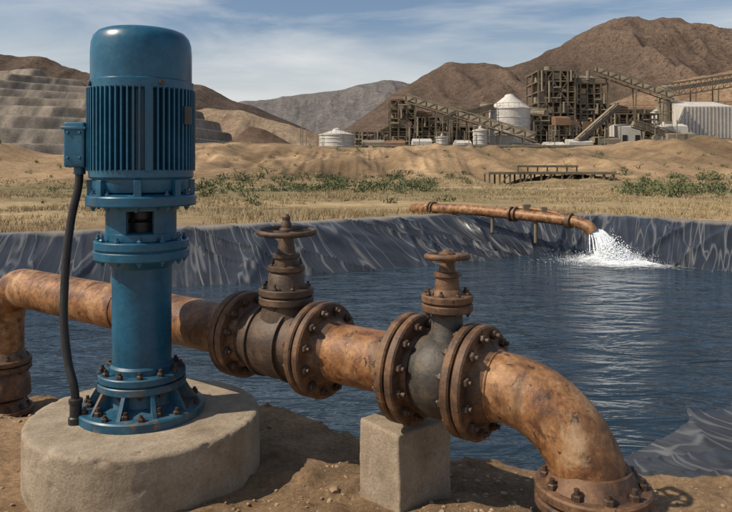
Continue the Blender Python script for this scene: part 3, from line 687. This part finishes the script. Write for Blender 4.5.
zt=.78; z_lo=-.6
b.box(((TX(486)+TX(610))/2,ty,zt),(TX(610)-TX(486),2.0,.16)); b.box(((TX(515)+TX(575))/2,ty,zt+.45),(TX(575)-TX(515),1.4,.14))
for i in range(13):
    x=TX(487)+(TX(609)-TX(487))*i/12
    for s_ in(-.9,.9): b.beam((x,ty+s_,z_lo),(x,ty+s_,zt),.11)
    if i<12 and i%2: b.beam((x,ty-.95,z_lo+.6),(x+(TX(609)-TX(487))/12,ty-.95,zt),.07)
for i in range(7):
    x=TX(516)+(TX(574)-TX(516))*i/6; b.beam((x,ty-.6,zt),(x,ty-.6,zt+.45),.08)
mkobj('trestle_frame',b,'steel',E,smooth=False)
# ------------------------------------------------------------------ vegetation
r_=np.random.RandomState(91)
nt_=14000
y=11+36*r_.rand(nt_)**1.4; x=(r_.rand(nt_)*2-1)*(y*.62+1)
dn=fbm(x*.25,y*.35,4,91)
keep=(sdist(x,y)<-.45)&(dn+.25*(r_.rand(nt_)-.5)>0.01); x=x[keep];y=y[keep]; dn=dn[keep]
nb=9; m=len(x)*nb
hh=np.repeat(r_.uniform(.05,.12,len(x))*(1+2.2*np.clip(dn,0,1)),nb)*r_.uniform(.6,1.3,m)
x=np.repeat(x,nb)+r_.normal(0,.07,m); y=np.repeat(y,nb)+r_.normal(0,.07,m); z=base_z(x,y)
a=r_.rand(m)*6.283; w=r_.uniform(.006,.014,m)*np.clip(y/18,.8,2.6)
lx=r_.normal(0,.5,m)*hh; ly=r_.normal(0,.5,m)*hh
v=np.stack([np.stack([x-w*np.cos(a),y-w*np.sin(a),z-.03],1),np.stack([x+w*np.cos(a),y+w*np.sin(a),z-.03],1),np.stack([x+lx,y+ly,z+hh],1)],1).reshape(-1,3)
b=B(); b.v=[tuple(q) for q in v]; b.f=[(3*i,3*i+1,3*i+2) for i in range(m)]
mkobj('dry_grass',b,'straw',smooth=False)
r=random.Random(5); b=B()
def gz1(x,y): return float(base_z(np.array([x]),np.array([y]))[0])
def shrub(b,x,y,R,n=140):
    z=gz1(x,y)
    for k in range(3):
        a=r.random()*6.28; b.beam((x,y,z-.1),(x+R*.5*math.cos(a),y+R*.5*math.sin(a),z+R*.6),.03)
    lobes=[(r.gauss(0,R*.5),r.gauss(0,R*.5),abs(r.gauss(R*.3,R*.2)),R*r.uniform(.3,.55)) for _ in range(7)]
    for i in range(n):
        l=r.choice(lobes); u=Vector((r.gauss(0,1),r.gauss(0,1),r.gauss(0,1))).normalized()*l[3]*r.uniform(.5,1.1)
        p=Vector((x+l[0],y+l[1],z+l[2]))+u
        if p.z<z: p.z=z+r.random()*.1
        s_=R*r.uniform(.06,.13); e1=Vector((r.gauss(0,1),r.gauss(0,1),r.gauss(0,1))).normalized()*s_; e2=e1.orthogonal().normalized()*s_*.6
        b.add([p-e1,p+e2,p+e1,p-e2],[(0,1,2,3)])
for i in range(320):
    if i<130: px_=r.gauss(330,80); yy=r.uniform(32,52); R=r.uniform(.22,.7)
    elif i<225: px_=r.uniform(612,800); yy=r.uniform(28,50); R=r.uniform(.25,.8)
    else: px_=r.uniform(-40,760); yy=r.uniform(22,56); R=r.uniform(.1,.4)
    if 470<px_<625 and yy<47: continue
    shrub(b,(px_-366)/690*yy,yy,R,110)
for i in range(220):
    yy=r.uniform(52,105); px_=r.uniform(-20,740); shrub(b,(px_-366)/690*yy,yy,r.uniform(.2,.6),45)
mkobj('shrubs',b,'green',smooth=False)
b=B()
bm=bmesh.new(); bmesh.ops.create_icosphere(bm,subdivisions=2,radius=1); IV=[v.co.copy() for v in bm.verts]; IF=[[v.index for v in f.verts] for f in bm.faces]; bm.free()
N_=9000; rx=np.array([r.uniform(-2.6,2.4) for _ in range(N_)]); ry=np.array([r.uniform(2.2,4.7) for _ in range(N_)])
sdv=sdist(rx,ry); gzv=ground_z(rx,ry,sdv)+micro(rx,ry); dnv=fbm(rx*2,ry*2,3,99); cnt=0
for x,y,sd,z,dv in zip(rx,ry,sdv,gzv,dnv):
    if sd>-.02 or math.hypot(x-PC[0],y-PC[1])<.51 or dv+r.uniform(-.2,.2)<.02: continue
    if cnt>1900: break
    s_=.0025+.008*r.random()**3+(.026*r.random() if r.random()<.02 else 0)
    o=Vector((r.random()*50,0,0)); q=Matrix.Rotation(r.random()*6,3,'Z'); fl=r.uniform(.5,.8)
    vs=[]
    for v in IV:
        w=v*(1+.45*mnoise.noise(v*1.5+o)); w=q@Vector((w.x*1.2,w.y*.9,w.z*fl)); vs.append((x+w.x*s_,y+w.y*s_,z+w.z*s_+s_*.1))
    b.add(vs,IF); cnt+=1
mkobj('gravel',b,'rock',sharp=50)
# ------------------------------------------------------------------ light & sky
SUNV=Vector((-.90,-.26,0)).normalized(); EL=rad(46)
sd_=Vector((SUNV.x*math.cos(EL),SUNV.y*math.cos(EL),math.sin(EL)))
L=bpy.data.lights.new('sun','SUN'); L.energy=4.9; L.angle=rad(.5); L.color=(1,.88,.71)
lo=bpy.data.objects.new('sun',L); scene.collection.objects.link(lo); lo.rotation_euler=sd_.to_track_quat('Z','Y').to_euler(); lo.location=(0,0,30)
w=bpy.data.worlds.new('World'); scene.world=w; w.use_nodes=True; nt=w.node_tree; bg=nt.nodes['Background']
sky=N(nt,'ShaderNodeTexSky'); sky.sky_type='NISHITA'; sky.sun_disc=False; sky.sun_elevation=EL; sky.sun_rotation=math.atan2(SUNV.x,SUNV.y); sky.air_density=1; sky.dust_density=1.2; sky.ozone_density=1.8
tc=N(nt,'ShaderNodeTexCoord'); mp=N(nt,'ShaderNodeMapping'); mp.inputs['Scale'].default_value=(1,1,5); mp.inputs['Rotation'].default_value=(.06,-.12,0); nt.links.new(tc.outputs['Generated'],mp.inputs['Vector'])
cl=noise_node(nt,mp.outputs['Vector'],1.7,8,.58,.5)
fac=ramp(nt,cl,[(.46,0.),(.74,.8)])
sz=N(nt,'ShaderNodeSeparateXYZ'); nt.links.new(tc.outputs['Generated'],sz.inputs[0])
c=mix(nt,ramp(nt,sz.outputs['Z'],[(0.,.85),(.20,.0)]),sky.outputs['Color'],(7.6,7.4,7.0))
c=mix(nt,fac,c,(8.2,8.2,8.1))
nt.links.new(c,bg.inputs['Color']); bg.inputs['Strength'].default_value=.098
# ------------------------------------------------------------------ camera
cam=bpy.data.cameras.new('camera'); co_=bpy.data.objects.new('camera',cam); scene.collection.objects.link(co_)
co_.location=(0,0,HC); co_.rotation_euler=(rad(90),0,0); cam.sensor_width=36; cam.lens=36*690/732; cam.shift_y=-91/732; cam.clip_end=9000; cam.clip_start=.05
scene.camera=co_
scene.view_settings.view_transform='Standard'; scene.view_settings.look='None'; scene.view_settings.exposure=0
